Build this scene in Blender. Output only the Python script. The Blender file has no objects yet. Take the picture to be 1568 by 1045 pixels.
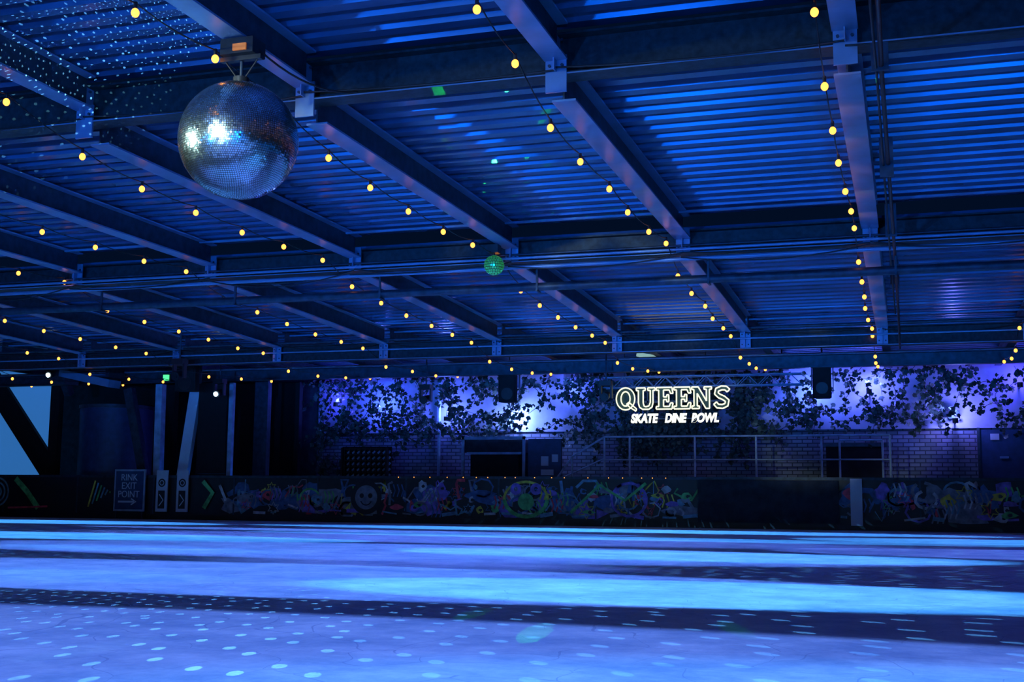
import bpy, math, random
from mathutils import Vector, Matrix
random.seed(7)
sc=bpy.context.scene
try:
    sc.view_settings.view_transform='Standard'; sc.view_settings.look='None'
except Exception as e: print(e)
COL=sc.collection

# ------------------------------------------------------------ materials
def mat(name,col,rough=.6,metal=0.,var=.25,scale=6.,em=None,es=0.,spec=.5,bump=0.):
    m=bpy.data.materials.new(name);m.use_nodes=True
    nt=m.node_tree;b=nt.nodes['Principled BSDF']
    b.inputs['Roughness'].default_value=rough;b.inputs['Metallic'].default_value=metal
    b.inputs['Specular IOR Level'].default_value=spec
    tc=nt.nodes.new('ShaderNodeTexCoord');n=nt.nodes.new('ShaderNodeTexNoise')
    n.inputs['Scale'].default_value=scale;n.inputs['Detail'].default_value=5
    nt.links.new(tc.outputs['Object'],n.inputs['Vector'])
    r=nt.nodes.new('ShaderNodeValToRGB')
    r.color_ramp.elements[0].position=.3;r.color_ramp.elements[1].position=.7
    r.color_ramp.elements[0].color=tuple(c*(1-var) for c in col)+(1,)
    r.color_ramp.elements[1].color=tuple(min(1,c*(1+var)) for c in col)+(1,)
    nt.links.new(n.outputs['Fac'],r.inputs['Fac']);nt.links.new(r.outputs['Color'],b.inputs['Base Color'])
    if bump:
        bp=nt.nodes.new('ShaderNodeBump');bp.inputs['Strength'].default_value=bump;bp.inputs['Distance'].default_value=.02
        nt.links.new(n.outputs['Fac'],bp.inputs['Height']);nt.links.new(bp.outputs['Normal'],b.inputs['Normal'])
    if em:
        b.inputs['Emission Color'].default_value=tuple(em)+(1,);b.inputs['Emission Strength'].default_value=es
    return m
M={}
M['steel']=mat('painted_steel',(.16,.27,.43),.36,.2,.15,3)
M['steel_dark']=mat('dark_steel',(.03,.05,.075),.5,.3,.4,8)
M['rust']=mat('weathered_steel',(.012,.024,.030),.6,.2,.6,14,bump=.2)
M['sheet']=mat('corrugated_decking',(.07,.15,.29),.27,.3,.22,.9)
M['black']=mat('black_plastic',(.012,.013,.016),.45)
M['blackmatte']=mat('black_cloth',(.01,.01,.012),.9)
M['cable']=mat('cable_rubber',(.01,.01,.012),.6)
M['redpipe']=mat('red_conduit',(.06,.01,.008),.5)
M['bulb']=mat('warm_bulb',(.3,.12,.03),.4,em=(1,.30,.04),es=4.0,spec=.2)
M['concrete']=mat('concrete',(.06,.07,.09),.8,bump=.2)
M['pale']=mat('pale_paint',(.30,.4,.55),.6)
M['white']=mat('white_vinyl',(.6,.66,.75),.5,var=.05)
M['darkwall']=mat('dark_wall',(.02,.028,.04),.85,var=.4)
M['doorblue']=mat('door_blue',(.02,.05,.14),.5)
M['greenem']=mat('exit_green',(.1,.6,.2),.4,em=(.1,1,.3),es=1.2)
M['ledwhite']=mat('led_white',(1,1,1),.3,em=(.6,.85,1),es=8)
M['orange']=mat('orange_bracket_glow',(.8,.2,.03),.5,em=(1,.25,.04),es=.25)  # bracket is no lamp; faint orange glow put into its material
M['neon']=mat('neon_tube',(.3,.3,.25),.3,em=(1,1,.66),es=1.15)
M['neonw']=mat('neon_white',(.3,.3,.3),.3,em=(1,1,.8),es=1.2)
M['signgreen']=mat('sign_green',(.03,.07,.045),.6)
M['amber']=mat('floor_led',(1,.5,.1),.3,em=(1,.35,.05),es=2)
M['window']=mat('translucent_panel',(.10,.2,.4),.5,var=.1,scale=.5,em=(.03,.17,.5),es=.75)

def ice():
    m=bpy.data.materials.new('ice');m.use_nodes=True;nt=m.node_tree;L=nt.links
    b=nt.nodes['Principled BSDF'];tc=nt.nodes.new('ShaderNodeTexCoord')
    n=nt.nodes.new('ShaderNodeTexNoise');n.inputs['Scale'].default_value=1.6;n.inputs['Detail'].default_value=14;n.inputs['Roughness'].default_value=.75
    L.new(tc.outputs['Object'],n.inputs['Vector'])
    r=nt.nodes.new('ShaderNodeValToRGB');r.color_ramp.elements[0].position=.38;r.color_ramp.elements[1].position=.62
    r.color_ramp.elements[0].color=(.40,.54,.68,1);r.color_ramp.elements[1].color=(.78,.88,.95,1)
    L.new(n.outputs['Fac'],r.inputs['Fac'])
    nw=nt.nodes.new('ShaderNodeTexNoise');nw.inputs['Scale'].default_value=.9
    L.new(tc.outputs['Object'],nw.inputs['Vector'])
    va=nt.nodes.new('ShaderNodeVectorMath');va.operation='MULTIPLY_ADD';va.inputs[1].default_value=(1.2,1.2,0)
    L.new(nw.outputs['Color'],va.inputs[0]);L.new(tc.outputs['Object'],va.inputs[2])
    v=nt.nodes.new('ShaderNodeTexVoronoi');v.feature='DISTANCE_TO_EDGE';v.inputs['Scale'].default_value=2.1
    L.new(va.outputs[0],v.inputs['Vector'])
    lt=nt.nodes.new('ShaderNodeMath');lt.operation='LESS_THAN';lt.inputs[1].default_value=.005
    L.new(v.outputs['Distance'],lt.inputs[0])
    mx=nt.nodes.new('ShaderNodeMix');mx.data_type='RGBA';mx.inputs[7].default_value=(.25,.35,.52,1)
    ml=nt.nodes.new('ShaderNodeMath');ml.operation='MULTIPLY';ml.inputs[1].default_value=.5
    L.new(lt.outputs[0],ml.inputs[0]);L.new(ml.outputs[0],mx.inputs[0]);L.new(r.outputs['Color'],mx.inputs[6])
    L.new(mx.outputs[2],b.inputs['Base Color'])
    n2=nt.nodes.new('ShaderNodeTexNoise');n2.inputs['Scale'].default_value=14;n2.inputs['Detail'].default_value=8
    L.new(tc.outputs['Object'],n2.inputs['Vector'])
    bp=nt.nodes.new('ShaderNodeBump');bp.inputs['Strength'].default_value=.6;bp.inputs['Distance'].default_value=.014
    L.new(n2.outputs['Fac'],bp.inputs['Height']);L.new(bp.outputs['Normal'],b.inputs['Normal'])
    b.inputs['Roughness'].default_value=.5
    b.inputs['Specular IOR Level'].default_value=.05
    return m
M['ice']=ice()
def brick():
    m=bpy.data.materials.new('painted_brick');m.use_nodes=True;nt=m.node_tree;L=nt.links
    b=nt.nodes['Principled BSDF'];tc=nt.nodes.new('ShaderNodeTexCoord')
    s=nt.nodes.new('ShaderNodeSeparateXYZ');c=nt.nodes.new('ShaderNodeCombineXYZ')
    L.new(tc.outputs['Object'],s.inputs[0]);L.new(s.outputs['X'],c.inputs['X']);L.new(s.outputs['Z'],c.inputs['Y'])
    t=nt.nodes.new('ShaderNodeTexBrick');t.inputs['Scale'].default_value=1
    t.inputs['Brick Width'].default_value=.26;t.inputs['Row Height'].default_value=.1;t.inputs['Mortar Size'].default_value=.014
    t.inputs['Color1'].default_value=(.30,.33,.44,1);t.inputs['Color2'].default_value=(.15,.18,.26,1);t.inputs['Mortar'].default_value=(.05,.06,.1,1)
    L.new(c.outputs[0],t.inputs['Vector'])
    n=nt.nodes.new('ShaderNodeTexNoise');n.inputs['Scale'].default_value=1.2;L.new(tc.outputs['Object'],n.inputs['Vector'])
    mx=nt.nodes.new('ShaderNodeMix');mx.data_type='RGBA';mx.blend_type='MULTIPLY';mx.inputs[0].default_value=.6
    L.new(t.outputs['Color'],mx.inputs[6]);L.new(n.outputs['Color'],mx.inputs[7]);L.new(mx.outputs[2],b.inputs['Base Color'])
    bp=nt.nodes.new('ShaderNodeBump');bp.inputs['Strength'].default_value=.5;bp.inputs['Distance'].default_value=.01
    L.new(t.outputs['Fac'],bp.inputs['Height']);bp.invert=True;L.new(bp.outputs['Normal'],b.inputs['Normal'])
    b.inputs['Roughness'].default_value=.8
    return m
M['brick']=brick()
M['plaster']=mat('painted_plaster',(.36,.36,.52),.85,var=.3,scale=1.5,bump=.1)
M['plasterlight']=mat('painted_plaster_light',(.6,.62,.66),.8,var=.25,scale=1.5,bump=.1)
M['leaf']=mat('ivy_leaf',(.045,.08,.07),.5,var=.7,scale=9)
M['stem']=mat('ivy_stem',(.03,.025,.02),.8)
GR=[mat('graffiti_%d'%i,tuple(min(1,q*1.6) for q in c),.6,var=.45,scale=7) for i,c in enumerate([(.10,.22,.30),(.16,.10,.36),(.08,.34,.10),(.34,.36,.38),(.04,.09,.2),(.6,.05,.07),(.5,.4,.05),(.14,.15,.18)])]

# ------------------------------------------------------------ mesh builder
class MB:
    def __init__(s): s.v=[];s.f=[];s.m=[];s.ms=[];s.sm=[]
    def mi(s,k):
        if k not in s.ms: s.ms.append(k)
        return s.ms.index(k)
    def add(s,vs,fs,k,smooth=False):
        o=len(s.v);s.v+=[tuple(v) for v in vs];i=s.mi(k)
        for f in fs: s.f.append([a+o for a in f]);s.m.append(i);s.sm.append(smooth)
    def box(s,x0,x1,y0,y1,z0,z1,k):
        vs=[(x0,y0,z0),(x1,y0,z0),(x1,y1,z0),(x0,y1,z0),(x0,y0,z1),(x1,y0,z1),(x1,y1,z1),(x0,y1,z1)]
        s.add(vs,[(3,2,1,0),(4,5,6,7),(0,1,5,4),(1,2,6,5),(2,3,7,6),(3,0,4,7)],k)
    def cyl(s,p0,p1,r,k,n=8,r1=None,caps=True):
        p0=Vector(p0);p1=Vector(p1);d=(p1-p0)
        if d.length<1e-6:return
        d.normalize();a=d.orthogonal().normalized();b=d.cross(a);r1=r if r1 is None else r1
        vs=[];
        for i in range(n):
            t=2*math.pi*i/n;u=a*math.cos(t)+b*math.sin(t);vs.append(p0+u*r);vs.append(p1+u*r1)
        fs=[(2*i,2*((i+1)%n),2*((i+1)%n)+1,2*i+1) for i in range(n)]
        s.add(vs,fs,k,True)
        if caps: s.add(vs,[[2*i for i in range(n)][::-1],[2*i+1 for i in range(n)]],k)
    def beam(s,p0,p1,w,h,k):
        p0=Vector(p0);p1=Vector(p1);d=(p1-p0).normalized();a=d.cross(Vector((0,1,0)))
        if a.length<.1:a=d.cross(Vector((0,0,1)))
        a.normalize();b=d.cross(a)
        vs=[]
        for p in (p0,p1):
            for i,j in((-1,-1),(1,-1),(1,1),(-1,1)): vs.append(p+a*w/2*i+b*h/2*j)
        s.add(vs,[(3,2,1,0),(4,5,6,7),(0,1,5,4),(1,2,6,5),(2,3,7,6),(3,0,4,7)],k)
    def sphere(s,c,r,k,n=10,m=6,sz=1.):
        vs=[];fs=[]
        for i in range(m+1):
            th=math.pi*i/m
            for j in range(n):
                ph=2*math.pi*j/n;vs.append((c[0]+r*math.sin(th)*math.cos(ph),c[1]+r*math.sin(th)*math.sin(ph),c[2]+r*sz*math.cos(th)))
        for i in range(m):
            for j in range(n):
                fs.append((i*n+j,(i+1)*n+j,(i+1)*n+(j+1)%n,i*n+(j+1)%n))
        s.add(vs,fs,k,True)
    def tube(s,pts,r,k,n=5):
        for a,b in zip(pts,pts[1:]): s.cyl(a,b,r,k,n,caps=False)
    def ring(s,cx,cz,y,r0,r1,k,n=28,a0=0,a1=2*math.pi):
        vs=[];
        for i in range(n+1):
            t=a0+(a1-a0)*i/n;vs.append((cx+r0*math.cos(t),y,cz+r0*math.sin(t)));vs.append((cx+r1*math.cos(t),y,cz+r1*math.sin(t)))
        s.add(vs,[(2*i,2*i+1,2*i+3,2*i+2) for i in range(n)],k)
    def ribbon(s,pts,w,y,k):
        vs=[]
        for i,(x,z) in enumerate(pts):
            a=pts[max(0,i-1)];b=pts[min(len(pts)-1,i+1)]
            dx,dz=b[0]-a[0],b[1]-a[1];l=math.hypot(dx,dz) or 1;nx,nz=-dz/l*w/2,dx/l*w/2
            vs.append((x+nx,y,z+nz));vs.append((x-nx,y,z-nz))
        s.add(vs,[(2*i,2*i+1,2*i+3,2*i+2) for i in range(len(pts)-1)],k)
    def make(s,name,parent=None):
        me=bpy.data.meshes.new(name);me.from_pydata(s.v,[],s.f)
        for k in s.ms: me.materials.append(M[k] if isinstance(k,str) else GR[k])
        me.polygons.foreach_set('material_index',s.m);me.polygons.foreach_set('use_smooth',s.sm);me.update()
        o=bpy.data.objects.new(name,me);COL.objects.link(o)
        if parent:o.parent=parent
        return o
def empty(name,loc=(0,0,0)):
    o=bpy.data.objects.new(name,None);COL.objects.link(o);o.location=loc;return o

# ------------------------------------------------------------ camera
cd=bpy.data.cameras.new('camera');cam=bpy.data.objects.new('camera',cd);COL.objects.link(cam);sc.camera=cam
psi=math.radians(18);p=math.radians(7.4);rho=.0093
R0=Vector((math.cos(psi),math.sin(psi),0));F=Vector((-math.sin(psi)*math.cos(p),math.cos(psi)*math.cos(p),math.sin(p)))
U0=R0.cross(F);R=(R0+rho*U0).normalized();U=(U0-rho*R0).normalized()
mw=Matrix.Identity(4)
for i in range(3): mw[i][0]=R[i];mw[i][1]=U[i];mw[i][2]=-F[i]
mw[2][3]=.6
cam.matrix_world=mw;cd.sensor_width=36;cd.lens=1870/1568*36;cd.clip_start=.05;cd.clip_end=200

# ------------------------------------------------------------ room shell
X0,X1,YF,YB=-29,8,-12,32.2
b=MB();b.box(X0-.2,X1+.2,YF-.2,YB+.2,-.3,-.06,'concrete');b.make('floor')
b=MB();b.box(-24.5,6,-11,27.9,-.05,0,'ice');b.make('ice_rink')
b=MB();b.box(-16.4,X1,YB,YB+.25,0,5.2,'brick');b.make('wall_back')
b=MB();b.box(-29,-16.4,YB,YB+.25,0,5.2,'darkwall');b.make('wall_back_left')
b=MB();b.box(X0-.2,X0,YF,YB,0,5.4,'darkwall');b.make('wall_left')
b=MB();b.box(X1,X1+.2,YF,YB,0,5.4,'darkwall');b.make('wall_right')
b=MB();b.box(X0,X1,YF-.2,YF,0,5.4,'plasterlight');b.make('wall_front')
b=MB();b.box(-16.35,X1,YB-.06,YB-.005,2.45,4.4,'plaster');b.make('trim_wall_band')

def deck(y0,y1,z0,z1,name):
    b=MB();pitch=.33;dep=.085;pts=[];y=y0
    while y<y1:
        for dy,dz in((0,0),(.14,0),(.165,dep),(.305,dep)):
            yy=min(y+dy,y1);t=(yy-y0)/(y1-y0);pts.append((yy,z0+(z1-z0)*t+dz))
        y+=pitch
    vs=[];fs=[]
    for (yy,zz) in pts: vs+=[(X0,yy,zz),(X1,yy,zz)]
    for i in range(len(pts)-1): fs.append((2*i,2*i+1,2*i+3,2*i+2))
    b.add(vs,fs,'sheet');return b.make(name)
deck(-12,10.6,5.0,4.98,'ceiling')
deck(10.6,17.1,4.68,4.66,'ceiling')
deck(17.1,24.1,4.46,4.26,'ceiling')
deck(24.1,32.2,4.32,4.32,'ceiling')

def ibeamY(b,x,y0,y1,z0,z1,w,h,k='steel'):
    def slab(xa,xb,a,c,kk):
        vs=[(xa,y0,z0+a),(xb,y0,z0+a),(xb,y1,z1+a),(xa,y1,z1+a),(xa,y0,z0+c),(xb,y0,z0+c),(xb,y1,z1+c),(xa,y1,z1+c)]
        b.add(vs,[(3,2,1,0),(4,5,6,7),(0,1,5,4),(1,2,6,5),(2,3,7,6),(3,0,4,7)],kk)
    kd='steel_dark'
    slab(x-w/2,x+w/2,0,.02,k);slab(x-w/2,x+w/2,h-.02,h,k);slab(x-.008,x+.008,.02,h-.02,kd)
def ibeamX(b,y,x0,x1,z,w,h,k='steel'):
    b.box(x0,x1,y-w/2,y+w/2,z,z+.022,k);b.box(x0,x1,y-w/2,y+w/2,z+h-.022,z+h,k);b.box(x0,x1,y-.008,y+.008,z+.022,z+h-.022,k)
RX=[-.41-2.56*k for k in range(-3,11)]
for x in RX:
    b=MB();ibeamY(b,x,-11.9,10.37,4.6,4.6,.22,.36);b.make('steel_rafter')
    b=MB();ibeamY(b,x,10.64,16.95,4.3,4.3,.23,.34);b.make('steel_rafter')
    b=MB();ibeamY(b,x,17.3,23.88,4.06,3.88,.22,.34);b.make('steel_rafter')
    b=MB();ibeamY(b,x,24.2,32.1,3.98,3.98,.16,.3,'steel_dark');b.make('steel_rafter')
def crossbeam(y,z,h,name,k='rust',stubk='steel',w=.24,s0=.02,s1=.02):
    b=MB();ibeamX(b,y,X0+.02,X1-.02,z,w,h,k)
    b.box(X0+.02,X1-.02,y-w/2-.004,y-w/2,z,z+.012,'steel')
    for x in RX:
        b.box(x-.1,x+.1,y-w/2-.012,y-w/2+.01,z+s0,z+h+s1,stubk)
        b.box(x-.006,x+.006,y-w/2-.1,y+w/2,z+.022,z+h-.02,stubk)
        for dz in(.08,h-.08):
            for dx in(-.06,.06): b.cyl((x+dx,y-w/2-.03,z+dz),(x+dx,y-w/2-.01,z+dz),.015,'steel_dark',6)
    return b.make(name)
crossbeam(10.5,4.47,.40,'steel_cross_beam',s0=-.17,s1=-.22)
crossbeam(17.1,4.10,.34,'steel_cross_beam')
crossbeam(24.0,3.56,.36,'steel_cross_beam','rust')
b=MB();ibeamX(b,2.0,X0+.02,X1-.02,4.3,.24,.42,'rust');b.make('steel_cross_beam')
b=MB();ibeamX(b,28.6,X0+.02,X1-.02,3.66,.2,.3,'steel_dark');b.make('steel_cross_beam')
for y,z in((16.6,4.6),(17.6,4.40),(23.4,4.24),(24.4,4.2)):
    b=MB();b.box(X0+.02,X1-.02,y,y+.05,z,z+.03,'steel');b.make('purlin_angle')
b=MB()
b.cyl((-15.2,17.3,3.77),(X1-.05,17.3,3.77),.062,'steel_dark',14)
b.cyl((-15.2,16.9,4.0),(X1-.05,16.9,4.0),.03,'steel',10)
b.cyl((X0+.05,16.85,4.13),(X1-.05,16.85,4.13),.022,'steel',10)
b.cyl((X0+.05,16.93,4.2),(X1-.05,16.93,4.2),.018,'steel_dark',8)
for x in RX:
    b.box(x+.3,x+.33,17.22,17.25,3.7,4.1,'steel_dark');b.box(x+.3,x+.33,17.2,17.4,3.69,3.71,'steel_dark')
b.make('sprinkler_pipe')
b=MB()
b.cyl((X0+.05,23.7,3.95),(X1-.05,23.7,3.95),.03,'steel_dark',8);b.cyl((X0+.05,23.75,3.75),(X1-.05,23.75,3.75),.018,'steel',8)
b.cyl((X0+.05,28.3,3.95),(X1-.05,28.3,3.95),.03,'steel',8)
b.make('service_pipe')
b=MB()
def cat(a,c,sag,n=10):
    a=Vector(a);c=Vector(c);return [a.lerp(c,i/n)-Vector((0,0,sag*4*(i/n)*(1-i/n))) for i in range(n+1)]
for y,z,ms in((16.8,4.05,.2),(16.95,4.1,.22),(10.34,4.5,.05),(23.8,3.9,.15)):
    for i in range(len(RX)-1): b.tube(cat((RX[i],y,z),(RX[i+1],y,z+random.uniform(-.05,.05)),random.uniform(.02,ms)),.010,'cable')
b.make('ceiling_cables')
b=MB()
b.tube([(-.11,-2,4.2),(-.11,8,4.22),(-.12,10.5,4.2),(-.1,17,3.98),(-.1,22,3.87),(-.1,24,3.5)],.02,'redpipe',8)
b.tube([(-.17,-2,4.2),(-.17,8,4.2),(-.16,10.5,4.18),(-.16,17,3.98),(-.15,22,3.87)],.012,'cable',6)
for y in(4,7,10.2,13,16,20): b.box(-.2,-.06,y,y+.03,4.16 if y<11 else 3.98,4.4,'steel_dark')
b.make('conduit_pipe')

# ------------------------------------------------------------ string lights
def zb(y):
    if y<10.5: return 4.46-.05*math.sin(y*1.3)
    if y<17.1: t=(y-10.5)/6.6;return 4.24-.12*4*t*(1-t)*.8
    if y<24: t=(y-17.1)/6.9;return 3.98-.16*t-.12*4*t*(1-t)*.6
    t=(y-24)/6;return 3.54+.34*t-.1*4*t*(1-t)
b=MB();glow=[]
for i,x in enumerate(RX):
    if x>5: continue
    prev=None;y=-3.+(i*.37)%1.05
    while y<(30 if x<-3 else 29):
        xx=x-.17+random.uniform(-.03,.03);z=zb(y)+random.uniform(-.02,.02)
        if prev: b.tube(cat(prev,(xx,y,z),.04,4),.007,'cable',5)
        b.cyl((xx,y,z+.01),(xx,y,z-.045),.016,'black',8)
        b.sphere((xx,y,z-.08),.033,'bulb',12,8,1.15)
        if 9<y<24 and -6<x<0: glow.append((xx,y,z-.08,.8 if x>-1 else .3))
        prev=(xx,y,z);y+=1.12 if y<24 else 1.5
b.make('string_lights')

# ------------------------------------------------------------ mirror ball
ball=empty('mirror_ball',(0,0,0))
C=Vector((-5.47,9.08,3.68));Rb=.515
def mirrorball(name,C,Rb,tile,mk,core,parent,jit=.012):
    vs=[];fs=[];rings=int(math.pi*Rb/tile);rng=random.Random(3)
    for i in range(rings):
        la=-math.pi/2+math.pi*(i+.5)/rings;n=max(3,int(2*math.pi*Rb*math.cos(la)/tile))
        for j in range(n):
            lo=2*math.pi*(j)/n
            N=Vector((math.cos(la)*math.cos(lo),math.cos(la)*math.sin(lo),math.sin(la)))
            N2=(N+Vector((rng.gauss(0,jit),rng.gauss(0,jit),rng.gauss(0,jit)))).normalized()
            e=Vector((-math.sin(lo),math.cos(lo),0));e=(e-N2*e.dot(N2)).normalized();u=N2.cross(e)
            c=C+N*Rb;h=tile*.42;w=min(h,math.pi*Rb*math.cos(la)/n*.86);o=len(vs)
            vs+=[c-e*w-u*h,c+e*w-u*h,c+e*w+u*h,c-e*w+u*h];fs.append((o,o+1,o+2,o+3))
    b=MB();b.add(vs,fs,mk);b.sphere(C,Rb-.006,core,48,32);o=b.make(name,parent);return o
M['mirror']=mat('mirror_tile',(.78,.94,.93),.21,1.,.08,3)
M['core']=mat('ball_core',(.01,.015,.02),.6)
mirrorball('tiles',C,Rb,.019,'mirror','core',ball,.035)
b=MB()
b.cyl(C+Vector((0,0,Rb-.01)),C+Vector((0,0,Rb+.05)),.07,'black',16)
b.cyl(C+Vector((0,0,Rb+.05)),C+Vector((0,0,Rb+.2)),.014,'steel_dark',8)
b.box(C.x-.16,C.x+.16,C.y-.1,C.y+.12,4.44,4.58,'black')
b.box(C.x-.03,C.x+.1,C.y-.115,C.y-.1,4.46,4.52,'orange')
b.box(C.x-.2,C.x+.2,C.y-.03,C.y+.03,4.4,4.44,'black')
for s in(-1,1):
    b.cyl((C.x+s*.17,C.y,4.42),(C.x+s*.03,C.y,C.z+Rb+.04),.007,'cable',6)
b.tube(cat((C.x+.15,C.y,4.5),(C.x+.5,C.y+1.3,4.5),.12),.01,'cable')
b.make('motor_bracket',ball)
sb=empty('small_mirror_ball');M['gtile']=mat('green_glow_tile',(.1,.6,.2),.2,.6,.5,40,em=(.08,1,.25),es=.16)  # green light on the tiles is put into their material as glow
mirrorball('tiles',Vector((-5.68,16.6,3.99)),.145,.036,'gtile','core',sb,.08)
b=MB();b.cyl((-5.68,16.6,4.12),(-5.68,16.6,4.3),.01,'black');b.box(-5.76,-5.6,16.52,16.68,4.17,4.29,'black');b.make('motor',sb)

# ------------------------------------------------------------ rink barrier
bar=empty('rink_barrier');YBR=28.0
b=MB()
b.box(-28.95,X1-.05,YBR,YBR+.08,.12,1.1,'black');b.box(-28.95,X1-.05,YBR-.02,YBR+.1,1.09,1.15,'steel_dark');b.box(-28.95,X1-.05,YBR-.03,YBR+.08,-.06,.14,'black')
x=-28.6
while x<X1: b.box(x-.02,x+.02,YBR-.012,YBR,.14,1.09,'steel_dark');x+=2.4
b.make('panels',bar)
g=MB();rng=random.Random(21);n=0
def yoff():
    global n;n+=1;return YBR-.004-.00008*n
def arc(cx,cz,r,a0,a1,sx=1.,m=10): return [(cx+sx*r*math.cos(a0+(a1-a0)*i/m),cz+r*math.sin(a0+(a1-a0)*i/m)) for i in range(m+1)]
def blob(x,cz,rx,rz,k):
    m=10;y=yoff();pts=[(x+rng.uniform(.5,1)*rx*math.cos(a*6.283/m),min(1.07,max(.17,cz+rng.uniform(.5,1)*rz*math.sin(a*6.283/m)))) for a in range(m)]
    g.add([(u,y,w) for u,w in pts],[list(range(m))],k)
x=-16.6
while x<7.5:
    if not(-4.7<x<-1.4): blob(x,rng.uniform(.35,.85),rng.uniform(.2,.6),rng.uniform(.15,.4),rng.choice([4,'black',4,7,1,'black','black']))
    x+=rng.uniform(.1,.3)
x=-16.6
while x<7.5:
    skip=(-4.7<x<-1.4)
    k=rng.choice([0,1,2,3,4,5,6,7,0,3,7]);kk=rng.choice([0,1,2,3,4,5,6,7]);cz=rng.uniform(.3,.9);t=rng.random()
    if skip: pass
    elif t<.15:
        g.ribbon(arc(x,cz,rng.uniform(.08,.24),rng.uniform(0,6),rng.uniform(7,12),1.2),rng.uniform(.03,.07),yoff(),k)
    elif t<.4:
        q=(x+rng.uniform(-.2,.2),cz);pts=[q]
        for _ in range(rng.randint(3,5)): q=(q[0]+rng.uniform(-.1,.25),min(1.05,max(.2,q[1]+rng.uniform(-.4,.4))));pts.append(q)
        g.ribbon(pts,rng.uniform(.02,.08),yoff(),k)
    elif t<.75:
        blob(x,cz,rng.uniform(.06,.22),rng.uniform(.05,.18),k)
        if rng.random()<.6: blob(x+.02,cz,.06,.05,'black')
    elif t<.88:
        for q in range(3): g.ribbon([(x-.15+q*.11,cz-.15),(x-.1+q*.11,cz),(x-.15+q*.11,cz+.15)],.035,yoff(),k)
    else:
        m=6;pts=[];sr=rng.uniform(.1,.22)
        for q in range(2*m+1):
            rr=sr if q%2 else sr*.5;a=math.pi*q/m;pts.append((x+rr*math.cos(a),cz+rr*.9*math.sin(a)))
        g.ribbon(pts,.025,yoff(),kk)
    x+=rng.uniform(.03,.11)
x=-16
while x<7.5:
    w=rng.uniform(.1,.45)
    if rng.random()<.6: g.ribbon([(x,.2+rng.uniform(0,.1)),(x+w,.2+rng.uniform(0,.1))],rng.uniform(.03,.1),yoff(),rng.choice([0,3,7,1]))
    x+=w+.15
g.ring(-12.85,.62,yoff(),0,.42,'black',28);g.ring(-12.85,.62,yoff(),0,.3,7,28);g.ring(-12.97,.66,yoff(),0,.06,'black',14);g.ring(-12.74,.66,yoff(),0,.06,'black',14);g.ribbon(arc(-12.85,.58,.15,3.5,5.9),.03,yoff(),'black')
g.ribbon(arc(-8.7,.65,.45,math.pi,2*math.pi,1.2,16),.09,yoff(),2);g.ribbon(arc(-8.7,.6,.42,0,math.pi,1.3,16),.06,yoff(),6);g.ring(-8.95,.85,yoff(),.05,.14,1);g.ring(-8.45,.85,yoff(),.05,.14,1);g.ring(-8.7,.55,yoff(),0,.2,2)
g.ribbon(arc(-6.2,.62,.38,2,8.6,1.1,18),.06,yoff(),1);g.ribbon([(-7.6,.3),(-6.9,.95),(-6.3,.6),(-5.8,1.0)],.07,yoff(),2)
for r in(.12,.24,.36): g.ring(-24.0,.68,yoff(),r,r+.05,0,24)
g.ribbon([(-23.4,1.05),(-23.0,.7),(-22.6,.25)],.16,yoff(),2);g.ribbon([(-23.6,.25),(-22.3,.3)],.05,yoff(),5)
for s in range(6): g.ribbon([(-21+s*.13,.3+.08*s),(-20.8+s*.1,1.0-.06*s)],.05,yoff(),rng.choice([0,2,6]))
g.ribbon([(-17.5,1.0),(-17.2,.7),(-17.45,.3)],.12,yoff(),2);g.ribbon([(-17.0,.9),(-16.8,.5)],.08,yoff(),3)
g.make('graffiti',bar)
b=MB()
b.box(-4.6,-1.5,YBR-.09,YBR-.07,.14,1.08,'darkwall')
b.box(-1.25,-1.0,YBR-.12,YBR-.07,.1,1.12,'white')
b.make('service_panels',bar)
b=MB()
x=-12
while x<-5:
    b.sphere((x,YBR-.03,1.12),.012,'amber',6,4);x+=rng.uniform(.25,.6)
b.make('rail_leds',bar)
es=empty('exit_point_sign')
b=MB();b.box(-20.15,-19.2,YBR-.12,YBR-.08,.2,1.3,'pale');b.box(-20.1,-19.25,YBR-.13,YBR-.12,.25,1.25,'doorblue');b.box(-20.1,-20.06,YBR-.1,YBR-.04,0,.3,'steel_dark');b.box(-19.29,-19.25,YBR-.1,YBR-.04,0,.3,'steel_dark');b.make('board',es)
def text(s,size,loc,matk,parent,sx=1.,ext=.004,off=0.,shear=0.):
    c=bpy.data.curves.new('text_'+s.lower().replace(' ','_'),'FONT');c.body=s;c.size=size;c.extrude=ext;c.offset=off;c.align_x='CENTER';c.align_y='CENTER';c.shear=shear
    c.materials.append(M[matk]);o=bpy.data.objects.new(c.name,c);COL.objects.link(o);o.rotation_euler=(math.pi/2,0,0);o.location=loc;o.scale=(sx,1,1);o.parent=parent;return o
for i,t in enumerate(('RINK','EXIT','POINT')): text(t,.25,(-19.68,YBR-.14,1.08-.22*i),'white',es,.9)
b=MB();b.ribbon([(-20,.45),(-19.5,.45)],.05,YBR-.135,'white');b.ribbon([(-19.6,.53),(-19.45,.45),(-19.6,.37)],.04,YBR-.136,'white');b.make('arrow',es)
for gx in(-18.7,-18.08):
    b=MB();b.box(gx-.17,gx+.17,YBR-.1,YBR-.06,.2,1.28,'white')
    b.ring(gx,.95,YBR-.102,0,.11,'black',16);b.ring(gx,.95,YBR-.104,.05,.07,'white',16)
    b.box(gx-.1,gx+.1,YBR-.105,YBR-.102,.28,.75,'black');b.ribbon([(gx-.06,.35),(gx+.06,.5),(gx-.06,.65)],.03,YBR-.107,'white')
    b.make('gate_banner')

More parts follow.
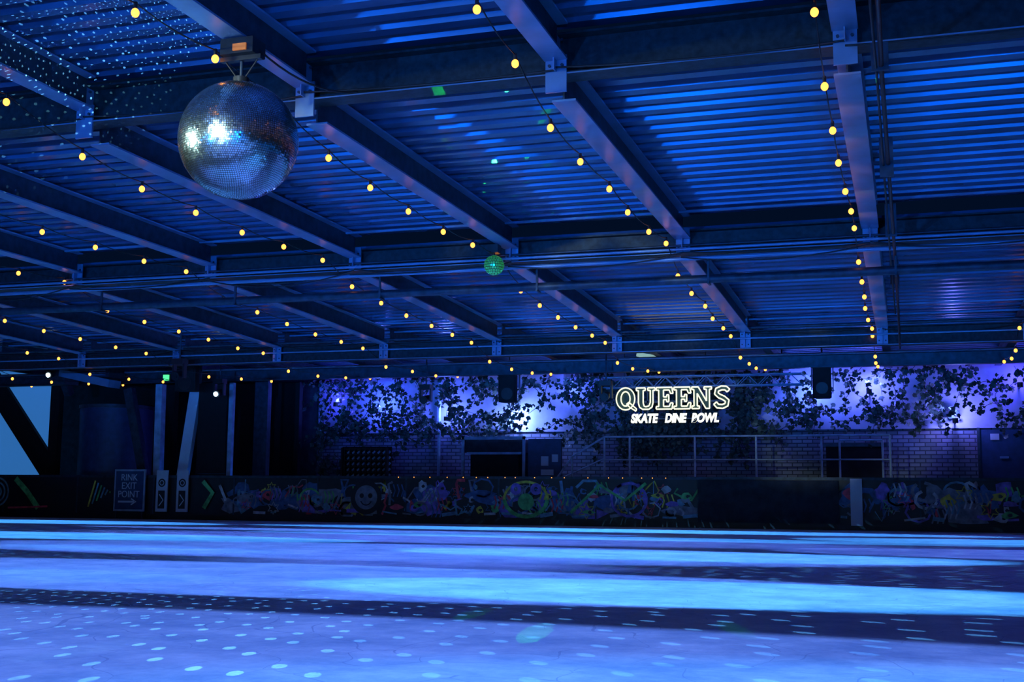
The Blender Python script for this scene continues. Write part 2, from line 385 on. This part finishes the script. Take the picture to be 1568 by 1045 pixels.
# ------------------------------------------------------------ left side structures
b=MB();Y=29.4
b.add([(-28.9,Y,6.0),(-25.1,Y,4.95),(-23.35,Y,3.95),(-23.25,Y,1.7),(-23.6,Y,1.1),(-28.9,Y,1.1)],[(0,5,4,3,2,1)],'window')
b.make('window_1')
b=MB();b.beam((-28.9,Y-.1,6.15),(-25.1,Y-.1,5.1),.2,.2,'steel_dark');b.beam((-25.1,Y-.1,5.1),(-23.25,Y-.1,4.05),.2,.2,'steel_dark')
b.beam((-26.9,Y-.08,5.5),(-23.3,Y-.08,1.2),.62,.12,'blackmatte');b.beam((-23.25,Y-.1,4.1),(-23.25,Y-.1,0),.3,.2,'blackmatte')
b.make('window_frame')
b=MB()
b.box(-23.2,-20.2,30.6,30.8,-.06,3.9,'blackmatte');b.box(-16.9,-16.5,29.4,29.6,-.06,3.9,'steel_dark');b.box(-20.2,-16.6,31.4,31.6,-.06,3.9,'blackmatte')
b.make('partition_screen')
b=MB();b.cyl((-21.2,29.3,.2),(-21.2,29.3,3.0),1.0,'doorblue',32);b.cyl((-21.2,29.3,3.0),(-21.2,29.3,3.1),1.03,'steel_dark',32);b.cyl((-21.2,29.3,-.06),(-21.2,29.3,.2),1.05,'steel_dark',32)
b.make('storage_tank')
b=MB();b.box(-21.6,-20.3,27.6,28.3,3.75,4.1,'steel_dark');b.beam((-21.8,27.6,3.9),(-20.1,27.6,3.55),.2,.5,'steel');b.box(-22.2,-21.7,27.6,28.2,3.6,3.9,'steel_dark')
for i in range(5): b.box(-21.5,-20.4,27.57,27.6,3.8+.06*i,3.83+.06*i,'steel')
b.make('air_duct_unit')
b=MB();b.beam((-19.2,28.4,3.6),(-19.15,28.4,0),.2,.2,'pale');b.beam((-18.1,28.4,3.4),(-18.55,28.4,0),.3,.15,'white');b.beam((-17.0,28.4,3.6),(-17.0,28.4,0),.12,.12,'pale')
b.beam((-20.2,28.4,3.5),(-19.3,28.4,0),.25,.2,'steel_dark');b.box(-17.95,-17.1,28.3,28.7,1.2,3.6,'blackmatte')
b.beam((-22.3,27.4,5.2),(-22.3,28.6,3.4),.2,.2,'steel_dark')
b.make('raking_posts')

def head(x,y,z,led='ledwhite'):
    b=MB();b.box(x-.14,x+.14,y-.12,y+.12,z+.3,z+.42,'black')
    b.box(x-.15,x-.11,y-.06,y+.06,z,z+.32,'black');b.box(x+.11,x+.15,y-.06,y+.06,z,z+.32,'black')
    b.cyl((x,y-.17,z+.02),(x,y+.14,z+.1),.1,'black',16,.08);b.cyl((x,y-.19,z+.015),(x,y-.17,z+.02),.06,led,16)
    b.cyl((x,y,z+.42),(x,y,4.25),.02,'steel_dark',8)
    b.make('moving_head_light')
head(-21.7,27.1,3.75);head(-16.9,27.6,3.2);head(-15.3,23.3,3.2,'black');head(-6.8,28.2,3.0,'black');head(-11.4,28.2,3.0,'black')
b=MB();b.box(-18.95,-18.8,28.1,28.16,3.68,3.83,'greenem');b.box(-18.98,-18.77,28.16,28.2,3.65,3.86,'black');b.make('emergency_exit_light')

def speaker(x,y,z0,z1,w):
    b=MB();d=.32
    vs=[(x-w/2,y-d/2,z0),(x+w/2,y-d/2,z0),(x+w*.36,y+d/2,z0),(x-w*.36,y+d/2,z0),(x-w/2,y-d/2-.03,z1),(x+w/2,y-d/2-.03,z1),(x+w*.36,y+d/2,z1),(x-w*.36,y+d/2,z1)]
    b.add(vs,[(3,2,1,0),(4,5,6,7),(0,1,5,4),(1,2,6,5),(2,3,7,6),(3,0,4,7)],'blackmatte')
    b.box(x-w*.42,x+w*.42,y-d/2-.035,y-d/2-.02,z0+.04,z1-.04,'blackmatte')
    b.ring(x,z0+(z1-z0)*.3,y-d/2-.04,.0,w*.33,'black',20)
    b.box(x-w*.6,x-w*.55,y-.04,y+.04,z0+.2,z1+.15,'black');b.box(x+w*.55,x+w*.6,y-.04,y+.04,z0+.2,z1+.15,'black');b.box(x-w*.6,x+w*.6,y-.04,y+.04,z1+.12,z1+.16,'black')
    b.cyl((x,y,z1+.15),(x,y,4.2),.02,'steel_dark',8)
    b.make('hanging_speaker')
speaker(-9.45,28.9,3.0,3.68,.46);speaker(-1.85,28.9,2.98,3.72,.42);speaker(-17.7,27.4,3.3,4.0,.6)

# ------------------------------------------------------------ platform at back
b=MB();b.box(-8.7,X1-.1,30.2,31.95,-.06,1.05,'darkwall');b.box(-8.7,X1-.1,30.15,31.95,1.05,1.12,'steel_dark');b.make('raised_platform')
b=MB();Y=30.3
posts=[-7.35,-6.7,-5.05,-3.55,-2.0,-.42]
for x in posts: b.cyl((x,Y,1.12),(x,Y,2.2),.026,'pale',8)
b.cyl((posts[0],Y,2.2),(posts[-1],Y,2.2),.026,'pale',8);b.cyl((posts[0],Y,1.62),(posts[-1],Y,1.62),.020,'pale',8)
b.tube([(-8.6,Y,1.15),(-8.2,Y,1.7),(-7.35,Y,2.2)],.026,'pale',8);b.tube([(-8.5,Y,1.14),(-7.35,Y,1.65)],.020,'pale',8)
b.cyl((-8.2,Y,1.12),(-8.2,Y,1.7),.025,'pale',8)
b.tube([(-1.6,Y+.4,1.12),(-1.6,Y+.4,2.1),(-.6,Y+.4,2.1),(-.6,Y+.4,1.12)],.025,'pale',8)
b.make('safety_railing')
b=MB()
b.box(-11.55,-9.75,31.2,31.26,2.2,2.28,'pale')
for x in(-11.55,-9.82): b.box(x,x+.07,31.2,31.26,-.06,2.28,'pale')
b.box(-11.5,-9.8,31.3,31.9,1.85,2.2,'darkwall');b.box(-11.3,-9.95,31.24,31.3,.9,1.85,'blackmatte');b.box(-11.4,-9.85,31.2,31.24,1.8,1.86,'pale')
b.box(-11.5,-9.8,31.85,31.9,-.06,2.2,'darkwall')
b.make('serving_hatch')
b=MB();b.box(-9.72,-8.8,31.4,31.5,-.06,2.22,'doorblue');b.box(-9.35,-9.15,31.38,31.4,1.5,1.75,'white');b.box(-9.35,-9.0,31.37,31.39,1.25,1.4,'white');b.box(-9.05,-8.88,31.38,31.4,1.6,1.8,'white');b.make('door_1')
b=MB();b.box(-2.0,-.6,32.0,32.12,1.12,2.0,'blackmatte');b.box(-2.1,-.5,31.98,32.1,2.0,2.08,'steel_dark');b.make('door_2')
b=MB();b.box(1.65,2.75,32.0,32.12,1.12,2.4,'doorblue');b.box(1.6,1.66,31.98,32.13,1.12,2.45,'steel_dark');b.box(2.1,2.3,31.98,32.0,1.7,1.75,'steel');b.box(1.9,2.1,31.98,32.0,2.15,2.3,'white');b.make('door_3')
b=MB()
for i in range(9): x=-15.1+i*.16;b.box(x,x+.03,31.3,31.33,1.1,2.0,'black')
for i in range(6): z=1.15+i*.16;b.box(-15.15,-13.75,31.28,31.33,z,z+.03,'black')
for i in range(9):
    for j in range(5):
        b.beam((-15.02+i*.155,31.36,1.2+j*.16),(-14.95+i*.155,31.36,1.26+j*.16),.05,.04,'pale')
b.box(-15.2,-13.7,31.4,31.44,1.0,2.03,'blackmatte');b.box(-15.15,-15.1,31.2,31.4,-.06,2,'black');b.box(-13.8,-13.75,31.2,31.4,-.06,2,'black')
b.make('skate_rack')
b=MB();b.cyl((-12.5,31.95,-.06),(-12.5,31.95,4.2),.045,'pale',10);b.make('drain_pipe')

# lighting truss
b=MB();Yt=29.3
for y in(Yt-.14,Yt+.14):
    for z in(3.35,3.6): b.cyl((-7.1,y,z),(-2.35,y,z),.018,'steel',8)
x=-7.1;i=0
while x<-2.4:
    z0,z1=(3.35,3.6) if i%2 else(3.6,3.35)
    for y in(Yt-.14,Yt+.14): b.cyl((x,y,z0),(x+.25,y,z1),.010,'steel',6)
    b.cyl((x,Yt-.14,z0),(x+.25,Yt+.14,z0),.010,'steel',6);x+=.25;i+=1
for x in(-6.6,-4.6,-2.8): b.cyl((x,Yt,3.6),(x,Yt,4.3),.015,'steel_dark',6)
b.make('lighting_truss')
b=MB();M['tube']=mat('tube_light',(1,1,1),.4,em=(.4,.7,.65),es=.6);b.beam((-6.2,28.9,4.12),(-5.5,28.9,3.98),.1,.12,'tube');b.box(-6.1,-5.6,28.85,28.95,4.12,4.2,'steel');b.make('strip_light')

# ------------------------------------------------------------ neon sign
sg=empty('neon_venue_sign');b=MB();Ys=29.0
E=[(0,0),(.75,0),(.8,.28),(.68,.28),(.62,.12),(.35,.12),(.35,.44),(.5,.44),(.5,.34),(.6,.34),(.6,.66),(.5,.66),(.5,.56),(.35,.56),(.35,.88),(.62,.88),(.68,.72),(.8,.72),(.75,1),(0,1),(0,.88),(.12,.88),(.12,.12),(0,.12)]
N=[(0,0),(.35,0),(.35,.12),(.25,.12),(.25,.7),(.65,0),(.82,0),(.82,.88),(.92,.88),(.92,1),(.57,1),(.57,.88),(.68,.88),(.68,.35),(.3,1),(0,1),(0,.88),(.1,.88),(.1,.12),(0,.12)]
Uu=[(0,1),(0,.88),(.1,.88),(.1,.3),(.15,.1),(.3,0),(.6,0),(.75,.1),(.8,.3),(.8,.88),(.9,.88),(.9,1),(.55,1),(.55,.88),(.67,.88),(.67,.32),(.6,.15),(.45,.12),(.37,.15),(.33,.3),(.33,.88),(.43,.88),(.43,1)]
el=lambda cx,cz,a,c,n=20:[(cx+a*math.cos(2*math.pi*i/n),cz+c*math.sin(2*math.pi*i/n)) for i in range(n)]
cl=[(.72,.8),(.6,.92),(.4,.93),(.2,.85),(.16,.68),(.3,.56),(.5,.47),(.66,.34),(.62,.16),(.44,.08),(.22,.1),(.1,.24)]
def off(pl,w):
    L=[];Rr=[]
    for i,(x,z) in enumerate(pl):
        a=pl[max(0,i-1)];c=pl[min(len(pl)-1,i+1)];dx,dz=c[0]-a[0],c[1]-a[1];l=math.hypot(dx,dz);L.append((x-dz/l*w,z+dx/l*w));Rr.append((x+dz/l*w,z-dx/l*w))
    return L+Rr[::-1]
S_=off(cl,.09)
letters=[[el(.45,.5,.45,.52),el(.45,.5,.22,.34),[(.5,.25),(.66,.1),(.95,-.08),(.98,.02),(.75,.22),(.62,.34)]],[Uu],[E],[E],[N],[S_]]
adv=[.99,.97,.86,.86,1.0,.82];tot=sum(adv);W=2.76;H=.52;sx=W/tot;x=-6.74;z0=2.79
for ls,a in zip(letters,adv):
    for oi,o in enumerate(ls):
        pts=[(x+q[0]*sx*1.02,Ys,z0+q[1]*H) for q in o]
        b.tube(pts+[pts[0]],.018,'neon',6)
        if oi==0: b.add([(q[0],Ys+.04,q[2]) for q in pts],[list(range(len(pts)))],'signgreen')
    x+=a*sx
for xx in(-6.4,-5.3,-4.3): b.cyl((xx,Ys+.05,3.2),(xx,Ys+.2,3.4),.01,'steel_dark',6)
b.box(-6.6,-4.1,Ys+.08,Ys+.11,2.95,3.0,'steel_dark');b.box(-6.45,-4.2,Ys+.08,Ys+.11,2.55,2.58,'steel_dark')
for xx in(-6.0,-4.7): b.box(xx,xx+.03,Ys+.08,Ys+.11,2.5,3.2,'steel_dark')
b.make('letters',sg)
for t,cx in(('SKATE',-6.06),('DINE',-5.3),('BOWL',-4.59)): text(t,.29,(cx,Ys,2.56),'neonw',sg,.76,.02,.014,.2)

# ------------------------------------------------------------ ivy
def ivy(name,vines,seed):
    r=random.Random(seed);b=MB();vs=[];fs=[]
    def leaf(p,s):
        n=Vector((r.gauss(0,.6),-1,r.gauss(0,.6))).normalized();e=n.orthogonal().normalized();e.rotate(Matrix.Rotation(r.uniform(0,6.3),3,n));u=n.cross(e);o=len(vs)
        pr=[(0,-.5),(.32,-.35),(.5,.0),(.22,.1),(0,.55),(-.22,.1),(-.5,0),(-.32,-.35)]
        for a,c in pr: vs.append(p+e*a*s+u*c*s+n*(.12*s*(abs(a))))
        fs.append(tuple(range(o,o+8)))
    for (x,z,ang,ln) in vines:
        p=Vector((x,YB-.3-r.random()*.6,z));a=ang;pts=[p.copy()];t=0
        while t<ln:
            a+=r.gauss(0,.28);a+=(-math.pi/2-a)*.03
            p=p+Vector((math.cos(a)*.09,r.gauss(0,.02),math.sin(a)*.09))
            p.y=min(YB-.15,max(YB-1.0,p.y));p.z=min(p.z,3.9);t+=.09;pts.append(p.copy())
            for _ in range(r.choice([1,2,2,3])):
                leaf(p+Vector((r.gauss(0,.07),r.gauss(0,.05),r.gauss(0,.07))),r.uniform(.08,.17))
        b.tube(pts,.008,'stem',4)
    b.add(vs,fs,'leaf');b.make(name)
r=random.Random(5);V=[]
for i in range(50):
    x=r.uniform(-15.9,-8.9);V.append((x,r.choice([4.0,4.0,3.7,r.uniform(2.5,3.9)]),r.uniform(-3.0,-.2),r.uniform(.5,1.4)))
for i in range(65):
    V.append((r.uniform(-15.8,-9.6),r.uniform(2.3,2.9),r.uniform(-.5,.5)+r.choice([0,math.pi]),r.uniform(.3,.8)))
for i in range(12): V.append((r.uniform(-15.9,-15.3),r.uniform(1.6,3),r.uniform(-2.0,-1.0),r.uniform(.6,1.2)))
ivy('climbing_ivy',V,1)
V=[]
for i in range(130):
    V.append((r.uniform(-8.6,-3.2),r.uniform(2.4,4.1),r.uniform(-3,-.2),r.uniform(.5,1.2)))
ivy('climbing_ivy',V,2)
V=[]
for i in range(46):
    x=r.uniform(-4,5);V.append((x,r.choice([4.0,3.9,r.uniform(2.7,4.)]),r.uniform(-3.0,-.2),r.uniform(.6,1.5)))
for i in range(42): V.append((r.uniform(-4,5),r.uniform(2.6,2.9),r.uniform(-.4,.4)+r.choice([0,math.pi]),r.uniform(.3,.8)))
ivy('climbing_ivy',V,3)

# ------------------------------------------------------------ lights
def light(kind,name,loc,col,energy,aim=None,**kw):
    l=bpy.data.lights.new(name,kind);l.color=col;l.energy=energy
    o=bpy.data.objects.new(name,l);COL.objects.link(o);o.location=loc
    for k,v in kw.items():
        setattr(l,k,v)
    if aim is not None:
        d=Vector(aim)-Vector(loc);o.rotation_euler=d.to_track_quat('-Z','Y').to_euler()
    return o
def const_falloff(o,gobo=None):
    l=o.data;l.use_nodes=True;nt=l.node_tree;e=nt.nodes.get('Emission') or nt.nodes.new('ShaderNodeEmission');L=nt.links
    f=nt.nodes.new('ShaderNodeLightFalloff');f.inputs['Strength'].default_value=1.
    L.new(f.outputs['Constant'],e.inputs['Strength'])
    if gobo:
        tc=nt.nodes.new('ShaderNodeTexCoord');sp=nt.nodes.new('ShaderNodeSeparateXYZ');L.new(tc.outputs['Normal'],sp.inputs[0])
        at=nt.nodes.new('ShaderNodeMath');at.operation='ARCTAN2';L.new(sp.outputs['X'],at.inputs[0]);L.new(sp.outputs['Z'],at.inputs[1])
        ac=nt.nodes.new('ShaderNodeMath');ac.operation='ARCCOSINE';L.new(sp.outputs['Y'],ac.inputs[0])
        cb=nt.nodes.new('ShaderNodeCombineXYZ');L.new(at.outputs[0],cb.inputs[0]);L.new(ac.outputs[0],cb.inputs[1])
        v=nt.nodes.new('ShaderNodeTexVoronoi');v.voronoi_dimensions='2D';v.inputs['Scale'].default_value=gobo[0];v.inputs['Randomness'].default_value=.55
        L.new(cb.outputs[0],v.inputs['Vector'])
        lt=nt.nodes.new('ShaderNodeMath');lt.operation='LESS_THAN';lt.inputs[1].default_value=gobo[1]
        L.new(v.outputs['Distance'],lt.inputs[0]);m=nt.nodes.new('ShaderNodeMath');m.operation='MULTIPLY'
        L.new(lt.outputs[0],m.inputs[0]);L.new(f.outputs['Constant'],m.inputs[1]);L.new(m.outputs[0],e.inputs['Strength'])
def pool(cx,cy,a,bb,col,en,H=3.6,blend=.06,rot=0):
    o=light('SPOT','stage_spot',(cx,cy,H),col,en,shadow_soft_size=.02,spot_size=2*math.atan(bb/H),spot_blend=blend)
    o.scale=(a/bb,1,1);o.rotation_euler=(0,0,math.radians(rot));const_falloff(o)
CY=(.07,.38,1.);LV=(.13,.23,1.);LB=(.12,.27,1.)
pool(-2.2,3.1,8,2.85,(.15,.28,1),40,3.9,.12)
pool(.5,3.3,3.5,1.9,CY,26,3.9,.5)
pool(-4.9,8.4,6.0,1.8,LB,50,4.0,.15,-1)
pool(-1.2,8.2,3.2,1.25,CY,60,4.0,.3,2)
pool(-6.5,7.9,2.2,.9,CY,12,4.0,.9)
pool(-4.4,10.6,2.6,.9,LV,26,3.9,.9)
pool(-5.6,13.1,6.4,2.2,(.12,.26,1),46,3.9,.15,2)
pool(-2.4,13.6,3.6,1.3,CY,50,3.9,.2)
pool(-8.5,12.2,2.6,.8,CY,20,3.9,.7,-4)
pool(-7,17.6,8,2.2,LV,40,3.6,.5,-2)
pool(-13,15.6,6,1.4,CY,66,3.6,.08,1)
pool(-4.5,19.3,7,.9,CY,46,3.5,.15,-1)
pool(-10,20.8,6,.8,LB,44,3.5,.1)
pool(-6,24.2,8,1.4,CY,85,3.4,.05)
pool(-19,23.5,5,1.7,CY,66,3.4,.1)
pool(3,16,5,1.8,LV,32,3.6,.2)
pool(2,21,4,1.5,CY,50,3.5,.1)
light('AREA','added_ceiling_fill',(-8,28.6,.9),(.0,.17,1),44,aim=(-8,20,5),shape='RECTANGLE',size=22,size_y=.15)  # added lamp hidden behind the barrier, lights the ceiling from below
light('AREA','added_ceiling_fill',(5.6,12,.5),(.0,.2,1),25,aim=(2,12,5),shape='RECTANGLE',size=20,size_y=.2)  # added lamp on the right side, upward fill for the roof
for x,aimx,e in((-12,-12,13),(-5,-6,11),(2,0,9)):
    o=light('SPOT','added_roof_rake',(x,-5,1.0),(.0,.19,1.),e,aim=(aimx,8,4.9),shadow_soft_size=.15,spot_size=math.radians(34),spot_blend=.8)  # added unseen spots behind the camera, rake the decking ribs
    o.scale=(2.6,1,1);const_falloff(o)
# wall uplighters
for x,z,e,c in((-14.3,3.2,190,(.06,.12,1)),(-12.2,2.95,200,(.10,.16,1)),(-10.2,2.75,330,(.18,.30,1)),(-8.7,3.5,90,(.08,.14,1)),(-2.3,3.4,170,(.10,.18,1)),(-.9,3.5,200,(.13,.16,1)),(1.1,2.75,200,(.18,.2,1)),(2.6,3.6,120,(.07,.06,1)),(-15.6,3.4,90,(.06,.07,1))):
    light('POINT','wall_uplight',(x,YB-.5,z),c,e*.5,shadow_soft_size=.06)
    b=MB();b.cyl((x,YB-.5,z-.2),(x,YB-.5,z-.08),.07,'black',12);b.box(x-.02,x+.02,YB-.5,YB-.07,z-.2,z-.16,'black');b.make('uplight_fixture')
for (x,y,z,s) in glow:
    light('SPOT','string_bulb_lamp',(x+.05,y,z+.0),(1,.30,.08),s,aim=(x+.17,y+.1,z+.4),spot_size=math.radians(130),spot_blend=.8,shadow_soft_size=.02)
# ball pinspots and added fills
light('SPOT','pinspot_and_fill',(-7.2,-1,4.1),(.75,1,.93),4500,aim=C,spot_size=math.radians(8),spot_blend=.2,shadow_soft_size=.2)
light('SPOT','pinspot_and_fill',(-5.6,-2,3.0),(.75,1,.93),1600,aim=C,spot_size=math.radians(8),spot_blend=.2,shadow_soft_size=.2)
light('SPOT','pinspot_and_fill',(-14,5,3.6),(.7,1,.95),6500,aim=C,spot_size=math.radians(9),spot_blend=.2,shadow_soft_size=.8)  # added soft lamp, brightens the left half of the ball
light('SPOT','added_wall_fill',(-9,-5,2),(.45,.9,.95),2600,aim=(-13,-12,3),spot_size=math.radians(120),spot_blend=.6,shadow_soft_size=.3)  # added lamp, brightens the unseen front wall for the ball to reflect
o=light('SPOT','added_ball_dots',(-5.47,8.9,3.05),(.12,.45,1),42,shadow_soft_size=0,spot_size=math.radians(165),spot_blend=.1);const_falloff(o,(26,.13))  # added lamp; dot pattern stands in for ball reflections on the ice
o=light('SPOT','added_ball_dots',(-5.6,8.45,3.7),(.4,.85,1),320,aim=(-6.6,8.5,5),spot_size=math.radians(115),spot_blend=.6,shadow_soft_size=0);const_falloff(o,(34,.12))  # added lamp beside the ball, projects its reflected dots onto the ceiling
o=light('SPOT','green_laser',(-5.5,16.3,3.9),(.02,1,.15),45,aim=(-5.0,15.6,5),spot_size=math.radians(150),spot_blend=.5,shadow_soft_size=0);const_falloff(o,(7,.09))

w=bpy.data.worlds.new('night');sc.world=w;w.use_nodes=True;w.node_tree.nodes['Background'].inputs[0].default_value=(.003,.02,.08,1);w.node_tree.nodes['Background'].inputs[1].default_value=.2
